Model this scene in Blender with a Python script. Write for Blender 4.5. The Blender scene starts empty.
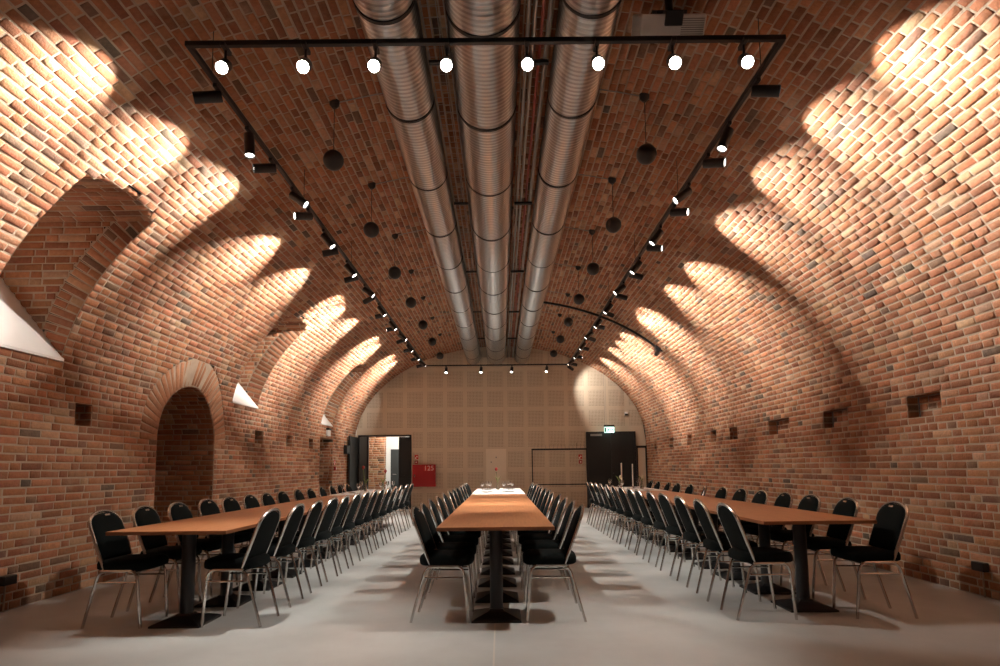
import bpy, math, random
import numpy as np
from mathutils import Vector, Matrix
random.seed(7); rng = np.random.default_rng(7)
PI = math.pi
sc = bpy.context.scene
C = sc.collection

# ------------------------------------------------------------------ camera
F, TH, RO, EYE = 620.0, math.radians(6.0), math.radians(0.6), 1.2
cam_d = bpy.data.cameras.new('camera'); cam = bpy.data.objects.new('camera', cam_d); C.objects.link(cam)
cam_d.sensor_width = 36.0; cam_d.lens = F * 36.0 / 1000.0
cam_d.shift_y = (467.5 - F * math.tan(TH) - 333.0) / 1000.0
cam_d.clip_start = 0.05
cam.matrix_world = Matrix.Translation((0, 0, EYE)) @ Matrix.Rotation(PI / 2 + TH, 4, 'X') @ Matrix.Rotation(-RO, 4, 'Z')
sc.camera = cam
# ------------------------------------------------------------------ world, exposure
w = bpy.data.worlds.new('world'); sc.world = w; w.use_nodes = True
w.node_tree.nodes['Background'].inputs[0].default_value = (0.02, 0.018, 0.016, 1)
w.node_tree.nodes['Background'].inputs[1].default_value = 1.0
vs = sc.view_settings
vs.view_transform = 'Standard'; vs.look = 'None'; vs.exposure = -0.12; vs.gamma = 1.0; vs.use_curve_mapping = False
# light levels (the lamps' own builders use these)
P_WASH, P_DOWN, P_FRONT, P_BACK = 500.0, 480.0, 120.0, 160.0
WARM = (1.0, 0.91, 0.82); DOWNCOL = (1.0, 0.92, 0.83)

# ------------------------------------------------------------------ materials
def newmat(name):
    m = bpy.data.materials.new(name); m.use_nodes = True
    nt = m.node_tree; return m, nt, nt.nodes['Principled BSDF'], nt.links
def plain(name, col, rough=0.5, metal=0.0, var=0.0, scale=20.0, bump=0.0, bscale=80.0, spec=0.5):
    m, nt, b, L = newmat(name); b.inputs['Specular IOR Level'].default_value = spec
    b.inputs['Base Color'].default_value = (*col, 1); b.inputs['Roughness'].default_value = rough; b.inputs['Metallic'].default_value = metal
    tc = nt.nodes.new('ShaderNodeTexCoord')
    if var:
        n = nt.nodes.new('ShaderNodeTexNoise'); n.inputs['Scale'].default_value = scale; n.inputs['Detail'].default_value = 6
        L.new(tc.outputs['Object'], n.inputs['Vector'])
        mx = nt.nodes.new('ShaderNodeMix'); mx.data_type = 'RGBA'
        mx.inputs[6].default_value = (*[c * (1 - var) for c in col], 1); mx.inputs[7].default_value = (*[min(1, c * (1 + var)) for c in col], 1)
        L.new(n.outputs['Fac'], mx.inputs[0]); L.new(mx.outputs[2], b.inputs['Base Color'])
    if bump:
        n2 = nt.nodes.new('ShaderNodeTexNoise'); n2.inputs['Scale'].default_value = bscale; n2.inputs['Detail'].default_value = 5
        L.new(tc.outputs['Object'], n2.inputs['Vector'])
        bp = nt.nodes.new('ShaderNodeBump'); bp.inputs['Strength'].default_value = bump; bp.inputs['Distance'].default_value = 0.01
        L.new(n2.outputs['Fac'], bp.inputs['Height']); L.new(bp.outputs[0], b.inputs['Normal'])
    return m
def emit(name, col, s):
    m, nt, b, L = newmat(name)
    b.inputs['Base Color'].default_value = (0.8, 0.8, 0.8, 1)
    b.inputs['Emission Color'].default_value = (*col, 1); b.inputs['Emission Strength'].default_value = s
    return m
def brickmat():
    m, nt, b, L = newmat('brick')
    a = nt.nodes.new('ShaderNodeAttribute'); a.attribute_name = 'col'
    tc = nt.nodes.new('ShaderNodeTexCoord')
    n = nt.nodes.new('ShaderNodeTexNoise'); n.inputs['Scale'].default_value = 26; n.inputs['Detail'].default_value = 8; n.inputs['Roughness'].default_value = 0.65
    L.new(tc.outputs['Object'], n.inputs['Vector'])
    r = nt.nodes.new('ShaderNodeMapRange'); r.inputs[1].default_value = 0.3; r.inputs[2].default_value = 0.7; r.inputs[3].default_value = 0.8; r.inputs[4].default_value = 1.17
    L.new(n.outputs['Fac'], r.inputs[0])
    mx = nt.nodes.new('ShaderNodeMix'); mx.data_type = 'RGBA'; mx.blend_type = 'MULTIPLY'; mx.inputs[0].default_value = 1
    L.new(a.outputs['Color'], mx.inputs[6]); L.new(r.outputs[0], mx.inputs[7])
    # lime bloom patches left on the brick
    n3 = nt.nodes.new('ShaderNodeTexNoise'); n3.inputs['Scale'].default_value = 3.2; n3.inputs['Detail'].default_value = 7; n3.inputs['Roughness'].default_value = 0.7
    L.new(tc.outputs['Object'], n3.inputs['Vector'])
    r3 = nt.nodes.new('ShaderNodeMapRange'); r3.inputs[1].default_value = 0.52; r3.inputs[2].default_value = 0.78; r3.inputs[3].default_value = 0.0; r3.inputs[4].default_value = 0.5
    L.new(n3.outputs['Fac'], r3.inputs[0])
    m3 = nt.nodes.new('ShaderNodeMix'); m3.data_type = 'RGBA'; m3.inputs[7].default_value = (0.44, 0.32, 0.23, 1)
    L.new(r3.outputs[0], m3.inputs[0]); L.new(mx.outputs[2], m3.inputs[6])
    L.new(m3.outputs[2], b.inputs['Base Color'])
    b.inputs['Roughness'].default_value = 0.8
    n2 = nt.nodes.new('ShaderNodeTexNoise'); n2.inputs['Scale'].default_value = 60; n2.inputs['Detail'].default_value = 6
    L.new(tc.outputs['Object'], n2.inputs['Vector'])
    bp = nt.nodes.new('ShaderNodeBump'); bp.inputs['Strength'].default_value = 0.5; bp.inputs['Distance'].default_value = 0.012
    L.new(n2.outputs['Fac'], bp.inputs['Height']); L.new(bp.outputs[0], b.inputs['Normal'])
    return m
def woodmat():
    m, nt, b, L = newmat('beech_laminate')
    tc = nt.nodes.new('ShaderNodeTexCoord'); mp = nt.nodes.new('ShaderNodeMapping'); mp.inputs['Scale'].default_value = (26, 1.6, 8)
    L.new(tc.outputs['Object'], mp.inputs['Vector'])
    n = nt.nodes.new('ShaderNodeTexNoise'); n.inputs['Scale'].default_value = 2.0; n.inputs['Detail'].default_value = 8
    L.new(mp.outputs[0], n.inputs['Vector'])
    cr = nt.nodes.new('ShaderNodeValToRGB'); cr.color_ramp.elements[0].position = 0.3; cr.color_ramp.elements[1].position = 0.7
    cr.color_ramp.elements[0].color = (0.38, 0.15, 0.06, 1); cr.color_ramp.elements[1].color = (0.50, 0.22, 0.095, 1)
    L.new(n.outputs['Fac'], cr.inputs[0]); L.new(cr.outputs[0], b.inputs['Base Color'])
    b.inputs['Roughness'].default_value = 0.36
    return m
def floormat():
    m, nt, b, L = newmat('polished_concrete')
    tc = nt.nodes.new('ShaderNodeTexCoord')
    n = nt.nodes.new('ShaderNodeTexNoise'); n.inputs['Scale'].default_value = 0.9; n.inputs['Detail'].default_value = 9; n.inputs['Roughness'].default_value = 0.62
    L.new(tc.outputs['Object'], n.inputs['Vector'])
    cr = nt.nodes.new('ShaderNodeValToRGB'); cr.color_ramp.elements[0].position = 0.3; cr.color_ramp.elements[1].position = 0.72
    cr.color_ramp.elements[0].color = (0.40, 0.415, 0.41, 1); cr.color_ramp.elements[1].color = (0.54, 0.56, 0.55, 1)
    L.new(n.outputs['Fac'], cr.inputs[0]); L.new(cr.outputs[0], b.inputs['Base Color'])
    n2 = nt.nodes.new('ShaderNodeTexNoise'); n2.inputs['Scale'].default_value = 5; n2.inputs['Detail'].default_value = 6
    L.new(tc.outputs['Object'], n2.inputs['Vector'])
    r = nt.nodes.new('ShaderNodeMapRange'); r.inputs[3].default_value = 0.32; r.inputs[4].default_value = 0.52
    L.new(n2.outputs['Fac'], r.inputs[0]); L.new(r.outputs[0], b.inputs['Roughness'])
    return m
def perfmat():
    # perforated acoustic board: a fine grid of round holes
    m, nt, b, L = newmat('perforated_board')
    tc = nt.nodes.new('ShaderNodeTexCoord'); sp = nt.nodes.new('ShaderNodeSeparateXYZ'); L.new(tc.outputs['Object'], sp.inputs[0])
    k = 0.6 / 14
    acc = []
    for ax in ('X', 'Z'):
        d = nt.nodes.new('ShaderNodeMath'); d.operation = 'DIVIDE'; d.inputs[1].default_value = k; L.new(sp.outputs[ax], d.inputs[0])
        f = nt.nodes.new('ShaderNodeMath'); f.operation = 'FRACT'; L.new(d.outputs[0], f.inputs[0])
        s = nt.nodes.new('ShaderNodeMath'); s.operation = 'SUBTRACT'; s.inputs[1].default_value = 0.5; L.new(f.outputs[0], s.inputs[0])
        q = nt.nodes.new('ShaderNodeMath'); q.operation = 'MULTIPLY'; L.new(s.outputs[0], q.inputs[0]); L.new(s.outputs[0], q.inputs[1]); acc.append(q)
    ad = nt.nodes.new('ShaderNodeMath'); ad.operation = 'ADD'; L.new(acc[0].outputs[0], ad.inputs[0]); L.new(acc[1].outputs[0], ad.inputs[1])
    lt = nt.nodes.new('ShaderNodeMath'); lt.operation = 'LESS_THAN'; lt.inputs[1].default_value = 0.06; L.new(ad.outputs[0], lt.inputs[0])
    mx = nt.nodes.new('ShaderNodeMix'); mx.data_type = 'RGBA'; mx.inputs[6].default_value = (0.58, 0.49, 0.37, 1); mx.inputs[7].default_value = (0.23, 0.19, 0.14, 1)
    L.new(lt.outputs[0], mx.inputs[0]); L.new(mx.outputs[2], b.inputs['Base Color']); b.inputs['Roughness'].default_value = 0.7
    return m
def glassmat():
    m, nt, b, L = newmat('clear_glass')
    b.inputs['Base Color'].default_value = (0.95, 0.97, 0.97, 1); b.inputs['Roughness'].default_value = 0.03
    b.inputs['Transmission Weight'].default_value = 1.0; b.inputs['IOR'].default_value = 1.45
    return m
def shellbrick():
    m, nt, b, L = newmat('far_brick_shell')
    tc = nt.nodes.new('ShaderNodeTexCoord'); mp = nt.nodes.new('ShaderNodeMapping'); mp.inputs['Rotation'].default_value = (PI / 2, 0, PI / 2)
    L.new(tc.outputs['Object'], mp.inputs[0])
    t = nt.nodes.new('ShaderNodeTexBrick'); t.inputs['Scale'].default_value = 1.0; t.inputs['Brick Width'].default_value = 0.26; t.inputs['Row Height'].default_value = 0.083
    t.inputs['Mortar Size'].default_value = 0.006
    t.inputs[1].default_value = (0.36, 0.14, 0.07, 1); t.inputs[2].default_value = (0.26, 0.11, 0.06, 1); t.inputs[3].default_value = (0.5, 0.38, 0.28, 1)
    L.new(mp.outputs[0], t.inputs[0]); L.new(t.outputs[0], b.inputs['Base Color']); b.inputs['Roughness'].default_value = 0.85
    return m
M = dict(
    brick=brickmat(), mortar=plain('mortar', (0.44, 0.345, 0.255), 0.9, var=0.22, scale=9, bump=0.5, bscale=90),
    shell=shellbrick(), wood=woodmat(), wood_edge=plain('table_edge', (0.27, 0.10, 0.04), 0.5, var=0.1),
    floor=floormat(), joint=plain('joint_filler', (0.62, 0.59, 0.54), 0.5), perf=perfmat(), board=plain('board', (0.60, 0.51, 0.385), 0.7, var=0.04, scale=3),
    board_light=plain('board_light', (0.74, 0.65, 0.52), 0.6, var=0.05, scale=4),
    black=plain('black_metal', (0.012, 0.012, 0.013), 0.45), blackmatt=plain('black_matt', (0.009, 0.011, 0.011), 0.6),
    lampblack=plain('lamp_black', (0.014, 0.014, 0.015), 0.4),
    chrome=plain('satin_steel', (0.62, 0.61, 0.585), 0.26, 1.0), fabric=plain('black_fabric', (0.006, 0.008, 0.008), 0.9, var=0.3, scale=200, spec=0.08),
    duct=plain('galvanised_steel', (0.66, 0.67, 0.66), 0.30, 1.0, var=0.12, scale=7), seam_shade=plain('folded_seam_shade', (0.47, 0.47, 0.465), 0.36, 1.0), ring=plain('clamp_rubber', (0.03, 0.028, 0.026), 0.6),  # darker seam steel, with the duct ridges' shading put into its colour
    galv=plain('tray_steel', (0.42, 0.40, 0.37), 0.45, 0.9), redpipe=plain('red_pipe', (0.30, 0.05, 0.03), 0.5), pipe=plain('grey_pipe', (0.30, 0.29, 0.27), 0.5, 0.3),
    white=plain('white_plaster', (0.80, 0.79, 0.77), 0.7, var=0.03, scale=5), whitep=plain('white_plastic', (0.75, 0.75, 0.73), 0.45),
    cloth=plain('white_linen', (0.78, 0.77, 0.76), 0.85, bump=0.2, bscale=300), red=plain('red_paint', (0.36, 0.008, 0.012), 0.4), redsign=plain('red_sign', (0.55, 0.04, 0.03), 0.5),
    signwhite=plain('sign_white', (0.85, 0.75, 0.72), 0.5), glass=glassmat(), greyglass=plain('grey_glass', (0.12, 0.125, 0.12), 0.15),
    green=plain('stem_green', (0.16, 0.22, 0.05), 0.6), petal=plain('red_petal', (0.35, 0.03, 0.02), 0.6), pale=plain('pale_flower', (0.65, 0.60, 0.40), 0.6),
    hole=plain('socket_black', (0.006, 0.006, 0.006), 0.5), candle=plain('candle_wax', (0.78, 0.73, 0.62), 0.5),
    lens=emit('lamp_lens', (1.0, 0.93, 0.85), 34.0), lensside=emit('lamp_lens_side', (1.0, 0.93, 0.85), 6.0), exit=emit('exit_panel', (0.55, 0.95, 0.85), 2.2), exitgreen=plain('exit_green', (0.01, 0.25, 0.12), 0.5),
    doorroom=plain('dark_door', (0.03, 0.035, 0.035), 0.5))

# ------------------------------------------------------------------ mesh helpers
class MB:
    def __init__(s): s.v = []; s.f = []
    def add(s, vs_, fs):
        o = len(s.v); s.v += [tuple(p) for p in vs_]; s.f += [tuple(i + o for i in f) for f in fs]; return s
    def box(s, x0, x1, y0, y1, z0, z1, bev=0.0):
        if bev <= 0:
            v = [(x, y, z) for z in (z0, z1) for y in (y0, y1) for x in (x0, x1)]
            return s.add(v, [(0, 2, 3, 1), (4, 5, 7, 6), (0, 1, 5, 4), (2, 6, 7, 3), (0, 4, 6, 2), (1, 3, 7, 5)])
        # box with bevelled edges: three shells of corner points
        b = bev; v = []; idx = {}
        for ix, x in enumerate((x0, x1)):
            for iy, y in enumerate((y0, y1)):
                for iz, z in enumerate((z0, z1)):
                    sx, sy, sz = (1 - 2 * ix) * b, (1 - 2 * iy) * b, (1 - 2 * iz) * b
                    idx[ix, iy, iz, 0] = len(v); v.append((x, y + sy, z + sz))
                    idx[ix, iy, iz, 1] = len(v); v.append((x + sx, y, z + sz))
                    idx[ix, iy, iz, 2] = len(v); v.append((x + sx, y + sy, z))
        f = []
        for i in (0, 1):
            q = lambda a, b_, k, i=i: {0: idx[i, a, b_, 0], 1: idx[a, i, b_, 1], 2: idx[a, b_, i, 2]}[k]
            for k in range(3):
                r = [q(0, 0, k), q(1, 0, k), q(1, 1, k), q(0, 1, k)]
                flip = (i == 0) ^ (k == 1); f.append(tuple(r[::-1] if flip else r))
        for a in (0, 1):
            for c in (0, 1):
                f.append((idx[0, a, c, 1], idx[1, a, c, 1], idx[1, a, c, 2], idx[0, a, c, 2]))
                f.append((idx[a, 0, c, 0], idx[a, 1, c, 0], idx[a, 1, c, 2], idx[a, 0, c, 2]))
                f.append((idx[a, c, 0, 0], idx[a, c, 1, 0], idx[a, c, 1, 1], idx[a, c, 0, 1]))
        for a in (0, 1):
            for c in (0, 1):
                for d in (0, 1): f.append((idx[a, c, d, 0], idx[a, c, d, 1], idx[a, c, d, 2]))
        return s.add(v, f)
    def tube(s, pts, r, seg=8, closed=False, caps=True):
        P = [Vector(p) for p in pts]; n = len(P); rs = r if hasattr(r, '__len__') else [r] * n
        T = []
        for i in range(n):
            if closed: t = P[(i + 1) % n] - P[i - 1]
            else: t = (P[min(i + 1, n - 1)] - P[i]).normalized() + (P[i] - P[max(i - 1, 0)]).normalized()
            T.append(t.normalized() if t.length > 1e-9 else Vector((0, 0, 1)))
        up = Vector((0, 0, 1)) if abs(T[0].z) < 0.9 else Vector((1, 0, 0))
        nrm = (up - T[0] * up.dot(T[0])).normalized(); v = []
        for i in range(n):
            nrm = (nrm - T[i] * nrm.dot(T[i])).normalized(); bn = T[i].cross(nrm)
            for k in range(seg):
                a = 2 * PI * (k + 0.5) / seg; v.append(P[i] + (nrm * math.cos(a) + bn * math.sin(a)) * rs[i])
        f = []
        m = n if closed else n - 1
        for i in range(m):
            j = (i + 1) % n
            for k in range(seg): f.append((i * seg + k, i * seg + (k + 1) % seg, j * seg + (k + 1) % seg, j * seg + k))
        if caps and not closed: f.append(tuple(range(seg))[::-1]); f.append(tuple((n - 1) * seg + k for k in range(seg)))
        return s.add(v, f)
    def lathe(s, prof, seg=20, M4=None):
        v = []; f = []
        for r, z in prof:
            for k in range(seg):
                a = 2 * PI * k / seg; p = Vector((r * math.cos(a), r * math.sin(a), z)); v.append(M4 @ p if M4 is not None else p)
        for i in range(len(prof) - 1):
            for k in range(seg): f.append((i * seg + k, i * seg + (k + 1) % seg, (i + 1) * seg + (k + 1) % seg, (i + 1) * seg + k))
        if prof[0][0] > 1e-6: f.append(tuple(range(seg))[::-1])
        if prof[-1][0] > 1e-6: f.append(tuple((len(prof) - 1) * seg + k for k in range(seg)))
        return s.add(v, f)
    def prism(s, poly, fn, t0, t1):
        # poly: 2-D outline, fn(a, b, t) -> 3-D
        n = len(poly); v = [fn(a, b, t0) for a, b in poly] + [fn(a, b, t1) for a, b in poly]
        f = [tuple(range(n))[::-1], tuple(range(n, 2 * n))] + [(i, (i + 1) % n, n + (i + 1) % n, n + i) for i in range(n)]
        return s.add(v, f)
    def mesh(s, name, smooth=False):
        me = bpy.data.meshes.new(name); me.from_pydata([tuple(p) for p in s.v], [], s.f); me.update()
        import bmesh
        bm = bmesh.new(); bm.from_mesh(me); bmesh.ops.recalc_face_normals(bm, faces=bm.faces); bm.to_mesh(me); bm.free()
        if smooth:
            me.polygons.foreach_set('use_smooth', [True] * len(me.polygons))
            try: me.set_sharp_from_angle(angle=math.radians(40))
            except Exception: pass
        return me
    def build(s, name, mat, parent=None, smooth=False):
        return link(name, s.mesh(name, smooth), mat, parent)
def link(name, me, mat, parent=None):
    o = bpy.data.objects.new(name, me); C.objects.link(o)
    if mat is not None and len(me.materials) == 0: me.materials.append(mat)
    if parent is not None: o.parent = parent
    return o
def tag(o, label, cat, group=None):
    o['label'] = label; o['category'] = cat
    if group: o['group'] = group
    return o
def thing(name, label, cat, loc=(0, 0, 0), rz=0.0, group=None):
    o = bpy.data.objects.new(name, None); C.objects.link(o); o.empty_display_size = 0.1
    o.location = loc; o.rotation_euler = (0, 0, rz); return tag(o, label, cat, group)
def struct(o, label=None, cat=None):
    o['kind'] = 'structure'
    if label: o['label'] = label
    if cat: o['category'] = cat
    return o
def dup(root, loc, rz, label):
    r = root.copy(); C.objects.link(r); r.location = loc; r.rotation_euler = (0, 0, rz); r['label'] = label
    for ch in root.children:
        c = ch.copy(); C.objects.link(c); c.parent = r
        for g in ch.children:
            d = g.copy(); C.objects.link(d); d.parent = c
    return r
ORD = ['first', 'second', 'third', 'fourth', 'fifth', 'sixth', 'seventh', 'eighth', 'ninth', 'tenth', 'eleventh', 'twelfth', 'thirteenth', 'fourteenth', 'fifteenth']

# ------------------------------------------------------------------ the brick vault
A, ZS, B, DW = 4.33, 1.95, 2.9, 18.5          # half width, springing height, rise, far wall
Y0, COURSE = 1.0, 0.076
def vx(z): return A if z <= ZS else A * math.sqrt(max(0.0, 1 - ((z - ZS) / B) ** 2))
def vz(x): return ZS + B * math.sqrt(max(0.0, 1 - (x / A) ** 2))
prof = [(-A, ZS * i / 40) for i in range(40)] + [(-A * math.cos(t), ZS + B * math.sin(t)) for t in np.linspace(0, PI, 600)] + [(A, ZS * (40 - i) / 40) for i in range(1, 41)]
prof = np.array(prof); seglen = np.hypot(*np.diff(prof, axis=0).T); cum = np.concatenate([[0], np.cumsum(seglen)])
def prof_at(s):
    x = np.interp(s, cum, prof[:, 0]); z = np.interp(s, cum, prof[:, 1])
    e = 0.02; x2 = np.interp(s + e, cum, prof[:, 0]); z2 = np.interp(s + e, cum, prof[:, 1]); x1 = np.interp(s - e, cum, prof[:, 0]); z1 = np.interp(s - e, cum, prof[:, 1])
    t = Vector((x2 - x1, 0, z2 - z1)).normalized(); n = Vector((t.z, 0, -t.x))   # inward normal
    return Vector((x, 0, z)), t, n
PALETTE = [((0.44, 0.185, 0.095), 30), ((0.37, 0.15, 0.075), 24), ((0.50, 0.24, 0.13), 18), ((0.30, 0.12, 0.062), 12), ((0.54, 0.33, 0.21), 9), ((0.22, 0.125, 0.082), 5), ((0.15, 0.105, 0.078), 2)]
PC = np.array([p[0] for p in PALETTE]) * np.array((0.84, 0.80, 0.72)); PW = np.array([p[1] for p in PALETTE], float); PW /= PW.sum()
def brick_col():
    c = PC[rng.choice(len(PC), p=PW)] * rng.uniform(0.85, 1.15)
    return np.clip(c * rng.uniform(0.95, 1.05, 3), 0, 1)
class Sheet:
    """collects bricks (centre, length dir, height dir, normal, length, height) and the mortar bed behind them"""
    def __init__(s): s.b = []; s.m = MB(); s.col = {}
    def brick(s, c, tu, tv, n, lu, lv, col=None):
        s.b.append((c, tu, tv, n, lu, lv))
        if col is not None: s.col[len(s.b) - 1] = col
    def run(s, P, tu, tv, n, u0, u1, h, mode, bed=True, J=0.015, LS=0.26):
        """lay one course from u0 to u1; P(u) is the course's centre line"""
        if u1 - u0 < 0.03: return
        u = u0; k = int(rng.integers(0, 2)); first = True
        while u < u1 - 1e-4:
            L = (LS if (k % 2 == 0) else 0.13) if mode == 0 else (LS if mode == 1 else 0.13)
            L *= rng.uniform(0.94, 1.06)
            if first: L *= rng.uniform(0.35, 1.0); first = False
            e = min(u + L, u1)
            if u1 - e < 0.06: e = u1
            if e - u > 0.03: s.brick(P((u + e) / 2), tu, tv, n, e - u - J, h - J)
            u = e; k += 1
        if bed:
            q = []
            for uu in (u0, u1):
                for sg in (-0.5, 0.5): q.append(P(uu) + tv * (h * sg) - n * 0.006)
            s.m.add(q, [(0, 2, 3, 1)])
def mesh_bricks(lst, cols):
    n = len(lst); V = np.zeros((n, 12, 3)); 
    for i, (c, tu, tv, nn, lu, lv) in enumerate(lst):
        c = np.array(c); tu = np.array(tu); tv = np.array(tv); nn = np.array(nn)
        pr = rng.uniform(-0.0035, 0.0035); bv = 0.006
        rot = rng.uniform(-0.012, 0.012); tu_, tv_ = tu + tv * rot, tv - tu * rot
        k = 0
        for inset, d, jit in ((bv, pr, 0.0015), (0.0, pr - 0.005, 0.0022), (0.0, -0.03, 0.0)):
            hu, hv = lu / 2 - inset, lv / 2 - inset
            for su, sv in ((-1, -1), (1, -1), (1, 1), (-1, 1)):
                V[i, k] = c + tu_ * (su * hu + rng.uniform(-jit, jit)) + tv_ * (sv * hv + rng.uniform(-jit, jit)) + nn * (d + rng.uniform(-jit, jit) * 0.6); k += 1
    T = [(0, 1, 2, 3)] + [(4 + a, 4 + (a + 1) % 4, (a + 1) % 4, a) for a in range(4)] + [(8 + a, 8 + (a + 1) % 4, 4 + (a + 1) % 4, 4 + a) for a in range(4)]
    T = np.array(T); Fa = (T[None] + 12 * np.arange(n)[:, None, None]).reshape(-1, 4)
    me = bpy.data.meshes.new('brick'); me.vertices.add(12 * n); me.vertices.foreach_set('co', V.ravel())
    me.loops.add(Fa.size); me.loops.foreach_set('vertex_index', Fa.ravel().astype(np.int32))
    me.polygons.add(len(Fa)); me.polygons.foreach_set('loop_start', np.arange(0, Fa.size, 4, dtype=np.int32))
    me.update(calc_edges=True); me.validate()
    at = me.attributes.new('col', 'FLOAT_COLOR', 'POINT'); cc = np.ones((n, 12, 4)); cc[:, :, :3] = np.array(cols)[:, None, :]
    at.data.foreach_set('color', cc.ravel()); me.materials.append(M['brick'])
    return me
def project(p):
    Z = p[2] - EYE; fw = p[1] * math.cos(TH) + Z * math.sin(TH); up = -p[1] * math.sin(TH) + Z * math.cos(TH)
    if fw < 0.1: return None
    return 500 + F * p[0] / fw, (467.5 - F * math.tan(TH)) - F * up / fw, fw
def finish(sheet, parent, keep=300):
    cols = [sheet.col[i] if i in sheet.col else brick_col() for i in range(len(sheet.b))]; size = []
    for (c, tu, tv, n, lu, lv) in sheet.b:
        q = project(c); a = 0.0
        if q and -5 < q[0] < 1005 and -5 < q[1] < 671:
            view = (Vector((0, 0, EYE)) - Vector(c)).normalized(); a = lu * lv * max(0.0, view.dot(n)) / q[2] ** 2
        size.append(a)
    order = np.argsort(-np.array(size)); sel = set(order[:keep].tolist())
    for i in order[:keep]:
        me = mesh_bricks([sheet.b[i]], [cols[i]]); link('brick', me, None, parent)
    rest = [i for i in range(len(sheet.b)) if i not in sel]
    o = link('brickwork', mesh_bricks([sheet.b[i] for i in rest], [cols[i] for i in rest]), None, parent); o['kind'] = 'stuff'
    print('bricks', parent.name, len(sheet.b))

# openings in the left wall
EMB = [(5.0, 6.0), (9.9, 10.92), (14.85, 15.83)]
def emb_top(y, e): return 3.69 + 0.08 * (1 - ((y - (e[0] + e[1]) / 2) / ((e[1] - e[0]) / 2)) ** 2)
SILL = 2.30
NY0, NY1, NZ = 7.83, 9.40, 1.58; NC = (NY0 + NY1) / 2; NR = (NY1 - NY0) / 2; RING = 0.38
FD0, FD1, FDZ = 14.9, 16.05, 1.97
HOLES_L = [(6.30, 6.55, 0.42), (10.95, 11.32, 0.4), (12.55, 12.92, 0.4), (14.05, 14.36, 0.4)]
HOLES_R = [(6.07, 6.57, 0.13), (7.71, 8.29, 0.13), (9.28, 10.0, 0.14), (11.33, 11.72, 0.22), (12.45, 12.8, 0.24), (14.05, 14.4, 0.24), (15.57, 15.92, 0.24), (17.22, 17.5, 0.24)]
HZ0, HZ1 = 22 * COURSE, 25 * COURSE
def cut(iv, a, b):
    out = []
    for u, v in iv:
        if b <= u or a >= v: out.append((u, v))
        else:
            if a > u: out.append((u, a))
            if b < v: out.append((b, v))
    return out
def intervals(z, side):
    iv = [(Y0, DW)]
    if side < 0:
        for e in EMB:
            if SILL < z < 3.77:
                yc, hw = (e[0] + e[1]) / 2, (e[1] - e[0]) / 2
                if z > 3.69: hw *= math.sqrt(max(0, 1 - (z - 3.69) / 0.08))
                iv = cut(iv, yc - hw, yc + hw)
        if z < NZ: iv = cut(iv, NY0, NY1)
        elif z < NZ + NR + RING: d = math.sqrt((NR + RING) ** 2 - (z - NZ) ** 2); iv = cut(iv, NC - d, NC + d)
        if z < FDZ: iv = cut(iv, FD0, FD1)
    if HZ0 < z < HZ1:
        for a, b, _ in (HOLES_L if side < 0 else HOLES_R): iv = cut(iv, a, b)
    return iv
YV = Vector((0, 1, 0)); XV = Vector((1, 0, 0)); ZV = Vector((0, 0, 1))
SH = {'L': Sheet(), 'C': Sheet(), 'R': Sheet()}
ncourse = int(cum[-1] / COURSE); ch = cum[-1] / ncourse
for i in range(ncourse):
    s = (i + 0.5) * ch; p, t, n = prof_at(s); z = p.z
    key = 'C' if z > 3.9 else ('L' if p.x < 0 else 'R'); side = 0 if key == 'C' else (-1 if p.x < 0 else 1)
    mode = rng.choice(3, p=[0.72, 0.16, 0.12])
    for u0, u1 in intervals(z, side):
        SH[key].run(lambda u, p=p: p + YV * u, YV, t, n, u0, u1, ch, mode, LS=0.26 if z < ZS else 0.215)
# arch ring of the niche
L_ = SH['L']
nv = 34
for i in range(nv):
    a = PI * (i + 0.5) / nv
    r = NR + RING / 2; y = NC - r * math.cos(a); z = NZ + r * math.sin(a)
    sx = -vx(z); e = 0.02; t = Vector((-vx(z + e) + vx(z - e), 0, 2 * e)).normalized(); n = Vector((t.z, 0, -t.x))
    rad = (YV * (-math.cos(a)) + t * math.sin(a)).normalized(); tan = n.cross(rad).normalized()
    c = Vector((sx, y, z))
    L_.brick(c, rad, tan, n, RING - 0.012, PI * r / nv - 0.012, np.array((0.39, 0.18, 0.09)) * rng.uniform(0.8, 1.12))
    q = []
    for rr in (NR, NR + RING):
        for aa in (PI * i / nv, PI * (i + 1) / nv):
            yy = NC - rr * math.cos(aa); zz = NZ + rr * math.sin(aa); q.append(Vector((-vx(zz) - 0.010, yy, zz)))
    L_.m.add(q, [(0, 1, 3, 2)])
# niche interior: jambs, barrel, end
XB = 6.0
def plane_courses(sh, org, U, V, N, v0, v1, iv, h=COURSE):
    k = max(1, round((v1 - v0) / h)); hh = (v1 - v0) / k
    for i in range(k):
        v = v0 + (i + 0.5) * hh
        for a, b in iv(v): sh.run(lambda u, v=v: org + U * u + V * v, U, V, N, a, b, hh, rng.choice(3, p=[0.7, 0.2, 0.1]))
plane_courses(L_, Vector((0, NY1, 0)), -XV, ZV, -YV, 0, NZ, lambda z: [(A, XB)])
plane_courses(L_, Vector((0, NY0, 0)), -XV, ZV, YV, 0, NZ, lambda z: [(A, XB)])
plane_courses(L_, Vector((-XB, 0, 0)), YV, ZV, XV, 0, NZ + NR, lambda z: [(NY0, NY1)] if z < NZ else [(NC - math.sqrt(NR ** 2 - (z - NZ) ** 2), NC + math.sqrt(NR ** 2 - (z - NZ) ** 2))])
for i in range(30):
    a = PI * (i + 0.5) / 30; rad = Vector((0, -math.cos(a), math.sin(a))); tan = Vector((0, math.sin(a), math.cos(a)))
    c = Vector((0, NC, NZ)) + rad * NR
    L_.run(lambda u, c=c: c - XV * u, -XV, tan, -rad, vx(c.z), XB, PI * NR / 30, 0)
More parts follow.
